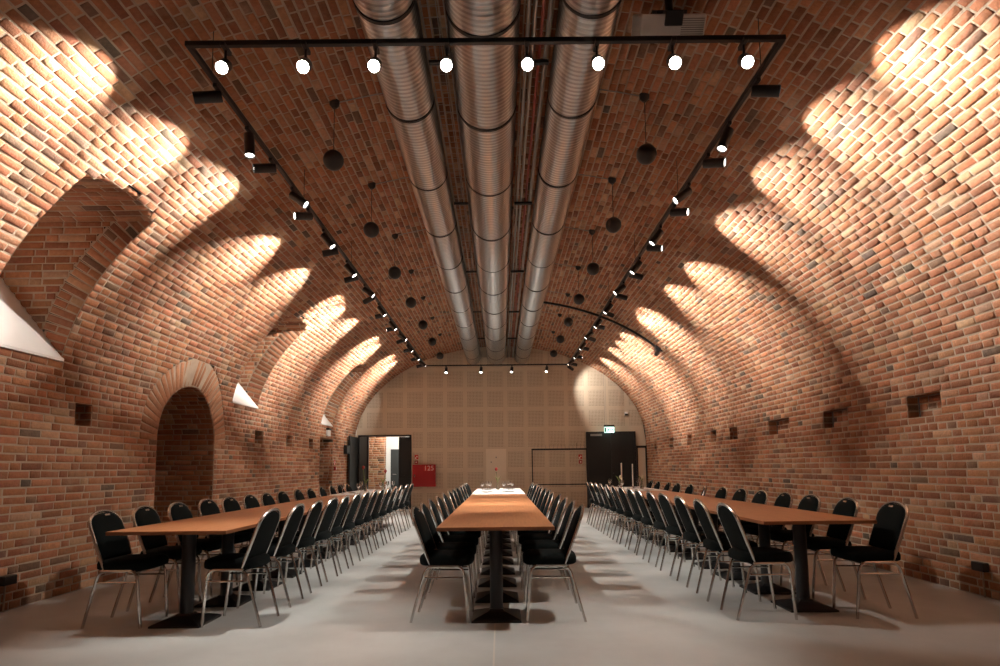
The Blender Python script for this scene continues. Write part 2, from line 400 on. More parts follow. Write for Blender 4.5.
# far door recess
plane_courses(L_, Vector((0, FD1, 0)), -XV, ZV, -YV, 0, FDZ, lambda z: [(A, 5.4)])
plane_courses(L_, Vector((0, FD0, 0)), -XV, ZV, YV, 0, FDZ, lambda z: [(A, 5.4)])
plane_courses(L_, Vector((-5.4, 0, 0)), YV, ZV, XV, 0, FDZ, lambda z: [(FD0, FD1)])
plane_courses(L_, Vector((0, 0, FDZ)), -XV, YV, -ZV, FD0, FD1, lambda y: [(A, 5.4)])
# window embrasures
SLOPE = 1.25
def nx_at(z): e_ = 0.01; dx = (vx(z + e_) - vx(z - e_)) / (2 * e_); return 1 / math.sqrt(1 + dx * dx)
for e in EMB:
    for y, N in ((e[1], -YV), (e[0], YV)):
        ring = 0.28
        plane_courses(L_, Vector((0, y, 0)), -XV, ZV, N, SILL, 3.72, lambda z: [(vx(z) + ring / max(0.3, nx_at(z)) + 0.004, 4.30 + (z - SILL) / SLOPE)])
        s0 = np.interp(SILL, prof[:320, 1], cum[:320]); s1 = np.interp(3.72, prof[:320, 1], cum[:320]); k = int((s1 - s0) / COURSE)
        for i in range(k):
            s = s0 + (i + 0.5) * (s1 - s0) / k; p, t, n = prof_at(s); rr = ring if i > 2 else 0.09 + 0.07 * i
            half = rng.random() < 0.4
            for a, b in (((0, rr / 2), (rr / 2, rr)) if half and rr > 0.2 else ((0, rr),)):
                L_.brick(p + YV * y - n * ((a + b) / 2), -n, t, N, b - a - 0.014, (s1 - s0) / k - 0.016)
            o = p + YV * y - N * 0.006; hh = (s1 - s0) / k / 2 * 1.05
            L_.m.add([o + t * hh, o - t * hh, o - t * hh - n * rr * 1.08, o + t * hh - n * rr * 1.08], [(0, 1, 2, 3)])
    k = 12; w_ = (e[1] - e[0]) / k
    for i in range(k):
        y = e[0] + (i + 0.5) * w_; zt = emb_top(y, e); dz = (emb_top(y + 0.01, e) - emb_top(y - 0.01, e)) / 0.02
        tv = Vector((0, 1, dz)).normalized(); nn = Vector((0, dz, -1)).normalized()
        L_.run(lambda u, y=y, zt=zt: Vector((-u, y, zt)), -XV, tv, nn, vx(zt) + 0.004, 5.6, w_ * 1.02, 0)
# put-log holes: recessed back, jambs, lid, floor
for side, hs in ((-1, HOLES_L), (1, HOLES_R)):
    sh = SH['L' if side < 0 else 'R']; X = XV * (side)
    for a, b, d in hs:
        plane_courses(sh, X * (A + d), YV, ZV, -X, HZ0, HZ1, lambda z: [(a, b)])
        plane_courses(sh, YV * b, X, ZV, -YV, HZ0, HZ1, lambda z: [(A, A + d)])
        plane_courses(sh, YV * a, X, ZV, YV, HZ0, HZ1, lambda z: [(A, A + d)])
        plane_courses(sh, ZV * HZ1, YV, X, -ZV, A, A + d, lambda x: [(a, b)])
        plane_courses(sh, ZV * HZ0, YV, X, ZV, A, A + d, lambda x: [(a, b)])
for key, nm, lab in (('L', 'wall_left', 'brick side wall with arched niche and window recesses'), ('C', 'ceiling', 'brick barrel vault ceiling over the hall'), ('R', 'wall_right', 'brick side wall with a row of small square holes')):
    o = struct(SH[key].m.build(nm, M['mortar']), lab, 'ceiling' if key == 'C' else 'wall')
    finish(SH[key], o)
# vault and end wall behind the camera
sh = MB(); pp = prof[::8]; n_ = len(pp)
sh.add([(x, y, z) for y in (-3.0, Y0) for x, z in pp], [(i, i + 1, n_ + i + 1, n_ + i) for i in range(n_ - 1)])
sh.add([(x, -3.0, z) for x, z in pp], [tuple(range(n_))])
struct(sh.build('wall_rear', M['shell']), 'brick end of the vault behind the viewer', 'wall')
# sloped white sills closing the window recesses
for i, e in enumerate(EMB):
    z1 = 3.80; x1 = 4.30 + (z1 - SILL) / SLOPE
    s_ = MB().prism([(-4.285, SILL - 0.02), (-4.285, SILL + 0.005), (-x1, z1), (-x1 - 0.1, z1), (-x1 - 0.1, SILL - 0.02)], lambda a, b, t: (a, t, b), e[0] - 0.02, e[1] + 0.02).build('trim_%d' % (i + 1), M['white'])
    struct(s_, ['white sloped sill of the nearest window recess', 'white sloped sill of the middle window recess', 'white sloped sill of the farthest window recess'][i], 'sill')

# ------------------------------------------------------------------ floor
fl = MB().box(-6.2, 6.2, -3.0, 23.5, -0.12, 0.0).build('floor', M['floor']); struct(fl, 'grey polished concrete floor', 'floor')
MB().box(-0.062, -0.050, -3, 4.95, -0.01, 0.0012).add([], []).build('joint_strip', M['joint'], fl)
for y in (7.9, 12.6): MB().box(-4.3, 4.3, y, y + 0.006, -0.01, 0.0012).build('joint_strip', M['joint'], fl)

# ------------------------------------------------------------------ far wall with perforated panels
D1a, D1b, D1z = -4.19, -2.70, 2.15        # left doorway
fw = MB(); xs = np.unique(np.concatenate([np.linspace(-A, A, 120), [D1a, D1b]]))
for a, b in zip(xs[:-1], xs[1:]):
    m = (a + b) / 2; z0 = D1z if D1a < m < D1b else 0.0
    za, zb = vz(max(-A, min(A, a))) + 0.03, vz(max(-A, min(A, b))) + 0.03
    fw.add([(a, DW, z0), (b, DW, z0), (b, DW, zb), (a, DW, za)], [(0, 1, 2, 3)])
wf = struct(fw.build('wall_far', M['board']), 'beige end wall clad in square perforated acoustic panels', 'wall')
arch = [(-A * math.cos(t) * 0.999, ZS + B * math.sin(t) * 0.999) for t in np.linspace(PI, 0, 60)]
archpoly = [(-A, 0)] + [(x, z) for x, z in reversed(arch[::-1])]
def clip_arch(poly):
    cl = [(A - 0.005, 0.0)] + [(A * math.cos(t) * 0.9985, ZS + B * math.sin(t) * 0.9985) for t in np.linspace(0, PI, 60)] + [(-A + 0.005, 0.0)]
    out = poly
    for (x1, z1), (x2, z2) in zip(cl, cl[1:] + cl[:1]):
        inp, out = out, []
        ins = lambda p: (x2 - x1) * (p[1] - z1) - (z2 - z1) * (p[0] - x1) >= 0
        for i in range(len(inp)):
            p, q = inp[i - 1], inp[i]
            if ins(p) != ins(q):
                d1 = (x2 - x1) * (p[1] - z1) - (z2 - z1) * (p[0] - x1); d2 = (x2 - x1) * (q[1] - z1) - (z2 - z1) * (q[0] - x1); k = d1 / (d1 - d2)
                out.append((p[0] + k * (q[0] - p[0]), p[1] + k * (q[1] - p[1])))
            if ins(q): out.append(q)
        if not out: return []
    return out
GX, GZ, GP, GS = -0.135, 1.745, 0.603, 0.475     # panel grid: column centre, row boundary, pitch, panel size
for r in range(-3, 6):
    for c in range(-8, 9):
        xc = GX + c * GP; zb = GZ + r * GP + (GP - GS) / 2
        if c == 0 and r in (-1, -2): continue
        x0, x1, z0, z1 = xc - GS / 2, xc + GS / 2, max(0.05, zb), zb + GS
        if z1 < 0.1: continue
        if z0 < D1z + 0.05 and x0 < D1b + 0.06:
            if x1 > D1b + 0.2: x0 = D1b + 0.07
            elif z1 > D1z + 0.3: z0 = D1z + 0.09
            else: continue
        if z0 < 2.2 and x1 > 2.59: continue
        pl = clip_arch([(x0, z0), (x1, z0), (x1, z1), (x0, z1)])
        if len(pl) < 3: continue
        MB().prism(pl, lambda a, b, t: (a, t, b), DW - 0.006, DW + 0.004).build('acoustic_panel', M['perf'], wf)
ap = MB().box(-0.435, 0.165, DW - 0.012, DW + 0.004, 0.55, 1.75, 0.003).build('access_panel', M['board_light'], wf); ap['label'] = 'plain pale panel'
for x, z in ((-0.13, 1.50), (-0.28, 1.36), (-0.13, 1.05)): MB().lathe([(0.022, 0), (0.022, 0.01)], 10, Matrix.Translation((x, DW - 0.012, z)) @ Matrix.Rotation(PI / 2, 4, 'X')).build('lock', M['pipe'], ap)

# room beyond the left doorway
rb = MB().box(-6.2, 0.5, 22.0, 22.2, 0, 3.2).box(-6.3, -6.2, 18.6, 22.2, 0, 3.2).box(0.5, 0.6, 18.6, 22.2, 0, 3.2).box(-6.3, 0.6, 18.6, 22.2, 3.2, 3.3).build('wall_beyond', M['white']); struct(rb, 'white wall of the room beyond the open doorway', 'wall')
pil = Sheet()
for y, N, U, iv in ((20.6, -YV, XV, (-4.55, -3.85)),): plane_courses(pil, Vector((0, y, 0)), U, ZV, N, 0, 3.2, lambda z: [iv])
plane_courses(pil, Vector((-3.85, 0, 0)), YV, ZV, XV, 0, 3.2, lambda z: [(20.6, 20.92)])
plane_courses(pil, Vector((-4.55, 0, 0)), YV, ZV, -XV, 0, 3.2, lambda z: [(20.6, 20.92)])
po = struct(pil.m.build('wall_pier', M['mortar']), 'brick pier in the room beyond the doorway', 'wall'); finish(pil, po, 80)
d3 = MB().box(-3.87, -2.6, 21.93, 21.995, 0, 1.88, 0.006).build('door_3', M['doorroom']); struct(d3, 'dark door on the white wall beyond the doorway', 'door')
MB().tube([(-3.78, 21.93, 1.0), (-3.78, 21.87, 1.0), (-3.66, 21.87, 1.0)], 0.012).build('door_handle', M['chrome'], d3)
cl = thing('added_ceiling_lamp', 'added unseen flat ceiling lamp lighting the room beyond the doorway', 'lamp', (-3.4, 20.2, 3.2))  # unseen lamp, added to light the room behind the doorway
MB().lathe([(0.0, -0.06), (0.17, -0.06), (0.19, -0.04), (0.19, 0.0)], 24).build('added_lamp_shade', M['lens'], cl)
ld = bpy.data.lights.new('added_room_light', 'POINT'); ld.energy = 160; ld.shadow_soft_size = 0.15; ld.color = (1, 0.93, 0.84); lo = bpy.data.objects.new('added_room_light', ld); C.objects.link(lo); lo.location = (0, 0, -0.25); lo.parent = cl

# doorway 1: frame, closed leaf, glazed strip; the other leaf stands open along the left wall
d1 = MB().box(D1a - 0.05, D1a, DW - 0.03, DW + 0.09, 0, D1z + 0.05).box(D1b, D1b + 0.05, DW - 0.03, DW + 0.09, 0, D1z + 0.05).box(D1a - 0.05, D1b + 0.05, DW - 0.03, DW + 0.09, D1z, D1z + 0.05).build('door_1', M['black']); struct(d1, 'black framed double doorway standing open beside the fire cabinet', 'door')
lf = MB().box(-3.03, D1b - 0.005, DW + 0.0, DW + 0.045, 0.01, D1z - 0.01, 0.004).build('door_leaf', M['blackmatt'], d1)
MB().tube([(-2.97, DW, 1.0), (-2.97, DW - 0.05, 1.0), (-2.85, DW - 0.05, 1.0)], 0.011).build('door_handle', M['black'], lf)
MB().box(-3.98, -3.93, DW, DW + 0.06, 0, D1z).build('mullion', M['black'], d1)
MB().box(D1a, -3.98, DW + 0.02, DW + 0.03, 0.02, D1z).build('glass_pane', M['greyglass'], d1)
MB().box(-4.285, -4.235, DW - 1.0, DW - 0.04, 0.01, D1z - 0.02, 0.004).build('open_leaf', M['blackmatt'], d1)
MB().box(-4.33, -4.235, DW - 1.35, DW - 1.02, 1.62, 1.86, 0.01).build('door_closer', M['black'], d1)
# black door 2 and the framed panel beside it
d2 = MB().box(2.55, 2.60, DW - 0.06, DW + 0.01, 0, 2.23).box(3.97, 4.02, DW - 0.06, DW + 0.01, 0, 2.23).box(2.55, 4.02, DW - 0.06, DW + 0.01, 2.18, 2.23).build('door_2', M['black']); struct(d2, 'wide black double door under the green exit sign', 'door')
for a, b in ((2.60, 3.283), (3.287, 3.97)): lf = MB().box(a, b, DW - 0.05, DW - 0.005, 0.01, 2.18, 0.004).build('door_leaf', M['blackmatt'], d2)
MB().box(2.68, 3.02, DW - 0.09, DW - 0.05, 2.10, 2.16, 0.006).build('door_closer', M['pipe'], d2)
MB().tube([(3.33, DW - 0.05, 1.0), (3.33, DW - 0.10, 1.0), (3.46, DW - 0.10, 1.0)], 0.011).build('door_handle', M['black'], d2)
fp = thing('framed_panel', 'tall narrow black framed panel between black door and brick wall', 'panel', (4.165, DW - 0.12, 0))
MB().box(-0.115, 0.115, 0.0, 0.02, 0.05, 1.74).build('panel_board', M['board'], fp)
MB().box(-0.15, -0.112, -0.02, 0.03, 0, 1.80).box(0.112, 0.15, -0.02, 0.03, 0, 1.80).box(-0.15, 0.15, -0.02, 0.03, 1.735, 1.80).box(-0.15, 0.15, -0.02, 0.03, 0, 0.05).build('frame', M['black'], fp)

# ------------------------------------------------------------------ chairs
def arc_pts(p0, p1, p2, n=5):
    p0, p1, p2 = Vector(p0), Vector(p1), Vector(p2)
    return [(p0 * (1 - t) ** 2 + p1 * 2 * t * (1 - t) + p2 * t * t) for t in np.linspace(0, 1, n)]
def make_chair():
    t = thing('banquet_chair', '', 'chair')
    seat = MB(); prof_s = [(0.93, 0.0), (0.99, 0.010), (1.0, 0.03), (1.0, 0.048), (0.97, 0.066), (0.90, 0.077), (0.6, 0.082), (0.0, 0.084)]
    outl = [(0.04 + 0.215 * math.copysign(abs(math.cos(a)) ** 0.45, math.cos(a)), (0.205 + 0.012 * math.cos(a)) * math.copysign(abs(math.sin(a)) ** 0.45, math.sin(a))) for a in np.linspace(0, 2 * PI, 29)[:-1]]
    v = []; f = []; n = len(outl)
    for k, z in prof_s[:-1]: v += [(0.04 + (x - 0.04) * k, y * k, 0.435 + z) for x, y in outl]
    v.append((0.04, 0, 0.435 + 0.084))
    for i in range(len(prof_s) - 2): f += [(i * n + j, i * n + (j + 1) % n, (i + 1) * n + (j + 1) % n, (i + 1) * n + j) for j in range(n)]
    b0 = (len(prof_s) - 2) * n; f += [(b0 + j, b0 + (j + 1) % n, len(v) - 1) for j in range(n)]; f.append(tuple(range(n))[::-1])
    seat.add(v, f).build('seat', M['fabric'], t, True)
    # back: outline in (y, height along the raked back)
    RK = math.atan2(0.165, 0.44); ob = Vector((-0.075, 0, 0.445)); bu = Vector((-math.sin(RK), 0, math.cos(RK))); bn = Vector((math.cos(RK), 0, math.sin(RK)))
    hl = 0.468
    def backp(y, h, d): return ob + bu * h + Vector((0, y, 0)) + bn * d
    def outline(wd, h0, top, n=15):
        # straight sides, shoulders that round in to a gently pointed crown
        side = h0; sh_ = top - 0.115
        pts = [(-wd * 0.95, side), (-wd, (side + sh_) / 2), (-wd, sh_)]
        for k in range(1, n):
            q = k / n; y = -wd * math.cos(q * PI); c = math.sin(q * PI)
            pts.append((y, sh_ + (top - sh_) * (c ** 0.95)))
        pts += [(wd, sh_), (wd, (side + sh_) / 2), (wd * 0.95, side)]
        return pts
    o1 = outline(0.188, 0.075, hl - 0.014)
    bk = MB(); n = len(o1); cy, chh = 0.0, 0.25
    rings = [(-0.010, 0.97), (-0.016, 0.90), (0.010, 1.0), (0.024, 0.93), (0.030, 0.75)]
    order = [(-0.018, 0.80), (-0.014, 0.95), (0.0, 1.0), (0.014, 0.98), (0.026, 0.90), (0.032, 0.65)]
    v = []; f = []
    for d, k in order: v += [backp(y * k, chh + (h - chh) * k, d) for y, h in o1]
    for i in range(len(order) - 1): f += [(i * n + j, i * n + (j + 1) % n, (i + 1) * n + (j + 1) % n, (i + 1) * n + j) for j in range(n)]
    f.append(tuple(range(n))[::-1]); f.append(tuple((len(order) - 1) * n + j for j in range(n)))
    bk.add(v, f).build('backrest', M['fabric'], t, True)
    o2 = outline(0.196, 0.0, hl)
    MB().tube([backp(y, h, 0) for y, h in o2], 0.0125, 6).build('back_frame', M['chrome'], t, True)
    hd = MB().box(-0.03, 0.03, -0.003, 0.003, -0.008, 0.008, 0.002)
    hd.v = [tuple(backp(p[0], hl - 0.045 + p[2], 0.031 + p[1])) for p in hd.v]; hd.build('handle_plate', M['chrome'], t)
    for s in (-1, 1):
        y1 = s * 0.196
        MB().tube([(0.228, s * 0.185, 0)] + arc_pts((0.195, y1, 0.36), (0.188, y1, 0.43), (0.13, y1, 0.432)), 0.0115, 6).build('leg', M['chrome'], t, True)
        MB().tube([(-0.228, s * 0.178, 0)] + arc_pts((-0.125, y1 * 0.98, 0.37), (-0.108, y1, 0.43), (-0.05, y1, 0.432)), 0.0115, 6).build('leg', M['chrome'], t, True)
        MB().tube([(0.20, y1 * 0.985, 0.345), (-0.118, y1 * 0.97, 0.345)], 0.008, 6).build('stretcher', M['chrome'], t, True)
    MB().tube([(0.15, -0.196, 0.432), (-0.09, -0.196, 0.432)], 0.0115, 6).tube([(0.15, 0.196, 0.432), (-0.09, 0.196, 0.432)], 0.0115, 6).tube([(0.17, -0.196, 0.424), (0.17, 0.196, 0.424)], 0.010, 6).tube([(-0.085, -0.196, 0.424), (-0.085, 0.196, 0.424)], 0.010, 6).build('seat_frame', M['chrome'], t, True)
    return t
chair0 = make_chair(); used = [False]
ROWS = [
    ('chairs along the left wall', 'between left table and brick wall', -3.0, 0.0, [5.1, 5.68, 6.26, 6.86, 7.42, 8.03, 8.58, 9.2, 9.9, 10.55, 11.25, 11.9, 12.5, 13.1]),
    ('chairs on the aisle side of the left table', 'on the aisle side of the left table', -2.083, PI, [5.1, 5.76, 6.38, 6.98, 7.5, 8.1, 8.68, 9.2, 9.75, 10.36, 11.0, 11.65, 12.35, 13.05]),
    ('chairs left of the middle table', 'on the left side of the middle table', -0.483, 0.0, [5.17, 5.7, 6.35, 7.06, 7.82, 8.55, 9.3, 10.05, 10.8, 11.55, 12.3, 13.0]),
    ('chairs right of the middle table', 'on the right side of the middle table', 0.433, PI, [5.16, 5.82, 6.42, 7.2, 7.95, 8.65, 9.4, 10.1, 10.85, 11.6, 12.35, 13.05]),
    ('chairs on the aisle side of the right table', 'on the aisle side of the right table', 2.06, 0.0, [5.15, 5.82, 6.47, 7.13, 7.73, 8.37, 8.95, 9.6, 10.2, 10.8, 11.4, 12.0, 12.65, 13.3]),
    ('chairs along the right wall', 'between right table and brick wall', 3.0, PI, [5.15, 5.85, 6.5, 7.1, 7.73, 8.4, 9.08, 9.87, 10.6, 11.35, 12.05, 12.75, 13.4]),
]
for grp, where, x, rz, ys in ROWS:
    for i, y in enumerate(ys):
        nm = ORD[i] if i < len(ys) - 1 else 'farthest'
        lab = 'black banquet chair %s, %s' % (where, 'nearest the camera' if i == 0 else ('farthest away' if nm == 'farthest' else nm + ' from camera'))
        r = rz + random.uniform(-0.05, 0.05); xx = x + random.uniform(-0.008, 0.008)
        if x > 2.9:
            if i == 7: r += -0.31; lab = 'black banquet chair turned edge-on between right table and right brick wall'
        if not used[0]: c = chair0; c.location = (xx, y, 0); c.rotation_euler = (0, 0, r); c['label'] = lab; used[0] = True
        else: c = dup(chair0, (xx, y, 0), r, lab)
        c['group'] = grp

# ------------------------------------------------------------------ tables
TL, TW = 1.45, 0.90
def make_table():
    t = thing('pedestal_table', '', 'table')
    tt = MB().box(-TW / 2, TW / 2, -TL / 2 + 0.001, TL / 2 - 0.001, 0.722, 0.75, 0.002).build('tabletop', M['wood'], t)
    e = MB()
    e.box(-TW / 2 - 0.0015, TW / 2 + 0.0015, -TL / 2 - 0.0005, -TL / 2 + 0.001, 0.723, 0.7475).box(-TW / 2 - 0.0015, -TW / 2 + 0.001, -TL / 2, TL / 2, 0.723, 0.7475).box(TW / 2 - 0.001, TW / 2 + 0.0015, -TL / 2, TL / 2, 0.723, 0.7475)
    e.build('edge_band', M['wood_edge'], tt)
    for y in (-0.36, 0.36):
        MB().lathe([(0.052, 0.05), (0.052, 0.70)], 16, Matrix.Translation((0, y, 0))).build('pedestal_column', M['black'], t, True)
        b = MB(); q = [(0.195, 0.0), (0.195, 0.014), (0.18, 0.022), (0.06, 0.062), (0.05, 0.075)]
        v = []; f = []
        for r, z in q: v += [(-r, y - r, z), (r, y - r, z), (r, y + r, z), (-r, y + r, z)]
        for i in range(len(q) - 1): f += [(i * 4 + j, i * 4 + (j + 1) % 4, i * 4 + 4 + (j + 1) % 4, i * 4 + 4 + j) for j in range(4)]
        f += [(3, 2, 1, 0), (16, 17, 18, 19)]; b.add(v, f).build('pedestal_base', M['black'], t)
        MB().box(-0.2, 0.2, y - 0.14, y + 0.14, 0.70, 0.7215, 0.003).build('top_plate', M['black'], t)
    return t
tab0 = make_table(); used_t = [False]
TABS = [('left', -2.52, 4.73), ('middle', -0.045, 4.79), ('right', 2.55, 5.03)]
for nm, x, y0 in TABS:
    for i in range(6):
        lab = 'brown wood top pedestal table of the %s row, %s' % (nm, 'nearest the camera' if i == 0 else ('at the far end' if i == 5 else ORD[i] + ' from the camera'))
        loc = (x, y0 + TL * (i + 0.5), 0)
        if not used_t[0]: t = tab0; t.location = loc; t['label'] = lab; used_t[0] = True
        else: t = dup(tab0, loc, 0, lab)
        t['group'] = '%s row of tables' % nm

# ------------------------------------------------------------------ table cloths and what stands on them
def cloth(x, ya, yb, label):
    w2 = TW / 2; m = MB(); nx, ny = 17, 30; v = []
    us = [-1.0, -0.93, -0.86, -0.8, -0.74] + list(np.linspace(-0.68, 0.68, nx - 10)) + [0.74, 0.8, 0.86, 0.93, 1.0]
    for j in range(ny + 1):
        for u in us:
            a = abs(u); y = ya + (yb - ya) * j / ny
            if a <= 0.74: X = u / 0.74 * (w2 + 0.003); z = 0.7525 + 0.004 * (0.5 + 0.5 * math.sin(y * 9 + u * 5))
            else:
                d = (a - 0.74) / 0.26 * 0.16; X = math.copysign(w2 + 0.006 + 0.012 * d / 0.16 * (1.2 + math.sin(y * 17 + math.copysign(1, u))), u); z = 0.7525 - d
            v.append((X, y - ya, z))
    n = len(us); f = [(j * n + i, j * n + i + 1, (j + 1) * n + i + 1, (j + 1) * n + i) for j in range(ny) for i in range(n - 1)]
    o = m.add(v, f).build('tablecloth', M['cloth'], None, True); o.location = (x, ya, 0)
    md = o.modifiers.new('thickness', 'SOLIDIFY'); md.thickness = 0.0015; md.offset = 1
    return tag(o, label, 'tablecloth')
cloth(-2.52, 10.7, 13.3, 'white tablecloth at the far end of the left table row')
cloth(-0.045, 10.5, 13.4, 'white tablecloth at the far end of the middle table row')
cloth(2.55, 11.2, 13.6, 'white tablecloth at the far end of the right table row')
TZ = 0.7585
def glass_mesh():
    return MB().lathe([(0.034, 0.0), (0.034, 0.003), (0.006, 0.008), (0.004, 0.02), (0.004, 0.085), (0.012, 0.095), (0.032, 0.12), (0.036, 0.15), (0.030, 0.185), (0.0285, 0.185), (0.034, 0.15), (0.030, 0.121), (0.010, 0.098), (0.0, 0.0965)], 16).mesh('wine_glass', True)
gm = glass_mesh()
PLACED = {}
def place_label(label, grp):
    i = PLACED.get(grp, 0); PLACED[grp] = i + 1
    return '%s, %s placed from the near end' % (label, ORD[i])
def wine(x, y, label, grp): 
    label = place_label(label, grp)
    o = link('wine_glass', gm, M['glass']); o.location = (x, y, TZ); tag(o, label, 'glass', grp)
def vase(x, y, label, mat, h=0.34, lean=0.04):
    t = thing('flower_vase', label, 'vase', (x, y, TZ))
    MB().lathe([(0.03, 0.0), (0.034, 0.01), (0.032, 0.06), (0.018, 0.12), (0.02, 0.16), (0.0185, 0.16), (0.016, 0.12), (0.03, 0.06), (0.03, 0.012), (0.0, 0.01)], 16).build('vase_body', M['glass'], t, True)
    MB().tube([(0, 0, 0.03), (lean * 0.3, 0, 0.16), (lean, 0.0, h)], 0.004, 6).build('stem', M['green'], t)
    fl_ = MB().lathe([(0.004, -0.01), (0.022, 0.01), (0.030, 0.03), (0.026, 0.05), (0.012, 0.065), (0.0, 0.06)], 10, Matrix.Translation((lean, 0, h))); fl_.build('bloom', mat, t, True)
    for a in (0.4, 2.6):
        lfm = MB(); pts = [(0, 0, 0.15), (0.03 * math.cos(a), 0.03 * math.sin(a), 0.22), (0.07 * math.cos(a), 0.07 * math.sin(a), 0.26)]
        lfm.tube(pts, [0.003, 0.012, 0.002], 4).build('leaf', M['green'], t)
    return t
def candle(x, y, h, label):
    t = thing('candlestick', label, 'candle', (x, y, TZ))
    MB().lathe([(0.04, 0), (0.04, 0.006), (0.012, 0.014), (0.01, 0.05), (0.018, 0.06), (0.018, 0.075), (0.0, 0.075)], 16).build('holder', M['chrome'], t, True)
    MB().lathe([(0.013, 0.07), (0.012, h), (0.004, h + 0.008), (0.0, h + 0.008)], 12).build('taper', M['candle'], t, True)
    MB().tube([(0, 0, h), (0.001, 0, h + 0.018)], 0.0015, 5).build('wick', M['hole'], t)
def plate(x, y, label, grp):
    label = place_label(label, grp)
    o = MB().lathe([(0.07, 0), (0.075, 0.004), (0.125, 0.016), (0.127, 0.018), (0.085, 0.008), (0.0, 0.006)], 24).build('dinner_plate', M['whitep'], None, True); o.location = (x, y, TZ); tag(o, label, 'plate', grp)
vase(-0.06, 12.6, 'glass vase with a single red bloom on the middle tablecloth', M['petal'], 0.38, -0.03)
for dx, y in sorted([(-0.30, 11.6), (-0.16, 11.75), (0.10, 11.6), (0.26, 11.8), (-0.22, 12.2), (0.2, 12.3)], key=lambda q: q[1]): wine(-0.045 + dx, y, 'clear wine glass on the middle tablecloth', 'glasses on the middle tablecloth')
for dx, y in sorted([(-0.2, 11.35), (0.2, 11.4), (-0.22, 12.75), (0.24, 12.8)], key=lambda q: q[1]): plate(-0.045 + dx, y, 'white plate on the middle tablecloth', 'plates on the middle tablecloth')
vase(-2.66, 12.3, 'glass vase with a red bloom on the left tablecloth, left of two', M['petal'], 0.44, -0.05)
vase(-2.36, 12.5, 'glass vase with a red bloom on the left tablecloth, right of two', M['petal'], 0.36, 0.05)
for dx, y in sorted([(-0.34, 11.3), (-0.36, 12.9), (0.18, 12.9), (0.28, 13.0), (0.3, 11.6), (-0.1, 11.5)], key=lambda q: q[1]): wine(-2.52 + dx, y, 'clear wine glass on the left tablecloth', 'glasses on the left tablecloth')
for dx, y in sorted([(-0.25, 11.7), (0.22, 12.1), (-0.2, 13.05)], key=lambda q: q[1]): plate(-2.52 + dx, y, 'white plate on the left tablecloth', 'plates on the left tablecloth')
candle(2.40, 12.4, 0.50, 'tall pale taper candle on the right tablecloth, left of the pair')
candle(2.62, 12.4, 0.48, 'tall pale taper candle on the right tablecloth, right of the pair')
for dx, lab in ((-0.24, 'left'), (0.20, 'right')): vase(2.55 + dx, 12.2, 'low glass vase of pale flowers %s of the candles' % lab, M['pale'], 0.2, 0.03)
for dx, y in sorted([(-0.3, 11.6), (0.33, 11.8), (-0.3, 12.9), (0.3, 13.0)], key=lambda q: q[1]): wine(2.55 + dx, y, 'clear wine glass on the right tablecloth', 'glasses on the right tablecloth')
for dx, y in sorted([(-0.2, 11.5), (0.2, 11.5), (0.2, 12.8)], key=lambda q: q[1]): plate(2.55 + dx, y, 'white plate on the right tablecloth', 'plates on the right tablecloth')

# ------------------------------------------------------------------ lighting track and spotlights
TX0, TX1, TY0, TY1, TZK = -2.12, 1.97, 3.985, 17.55, 4.10
tr = thing('lighting_track', 'long black rectangular lighting track hung under the vault', 'lighting track', (0, 0, 0))
for a in ((TX0 - .018, TX0 + .018, TY0, TY1), (TX1 - .018, TX1 + .018, TY0, TY1), (TX0 - .018, TX1 + .018, TY0 - .018, TY0 + .018), (TX0 - .018, TX1 + .018, TY1 - .018, TY1 + .018)):
    MB().box(*a, TZK, TZK + 0.036, 0.003).build('rail', M['lampblack'], tr)
for x in (TX0, TX1):
    for y in np.linspace(TY0 + 0.35, TY1 - 0.2, 7): MB().tube([(x, y, TZK + 0.03), (x, y, vz(x) + 0.01)], 0.003, 6).build('hanger_wire', M['lampblack'], tr)
def add_spot(parent, aimq, energy, half, blend, col=WARM, off=0.186, size=0.014, edge=None):
    d = bpy.data.lights.new('spot', 'SPOT'); d.energy = energy; d.spot_size = 2 * half; d.spot_blend = blend; d.color = col; d.shadow_soft_size = size
    if edge is not None:
        # reflector lamp: candela rises from the beam's rim to its centre
        d.use_nodes = True; nt = d.node_tree; em_ = nt.nodes['Emission']
        tc = nt.nodes.new('ShaderNodeTexCoord'); sx = nt.nodes.new('ShaderNodeSeparateXYZ'); ab = nt.nodes.new('ShaderNodeMath'); ab.operation = 'ABSOLUTE'
        mr = nt.nodes.new('ShaderNodeMapRange'); mr.inputs[1].default_value = math.cos(half); mr.inputs[2].default_value = 1.0; mr.inputs[3].default_value = edge; mr.inputs[4].default_value = 1.0
        nt.links.new(tc.outputs['Normal'], sx.inputs[0]); nt.links.new(sx.outputs['Z'], ab.inputs[0]); nt.links.new(ab.outputs[0], mr.inputs[0]); nt.links.new(mr.outputs[0], em_.inputs['Strength'])
    o = bpy.data.objects.new('spot_beam', d); C.objects.link(o); o.parent = parent
    o.location = aimq @ Vector((0, 0, -off)) + Vector((0, 0, parent['drop'])); o.rotation_mode = 'QUATERNION'; o.rotation_quaternion = aimq
meshes = {}
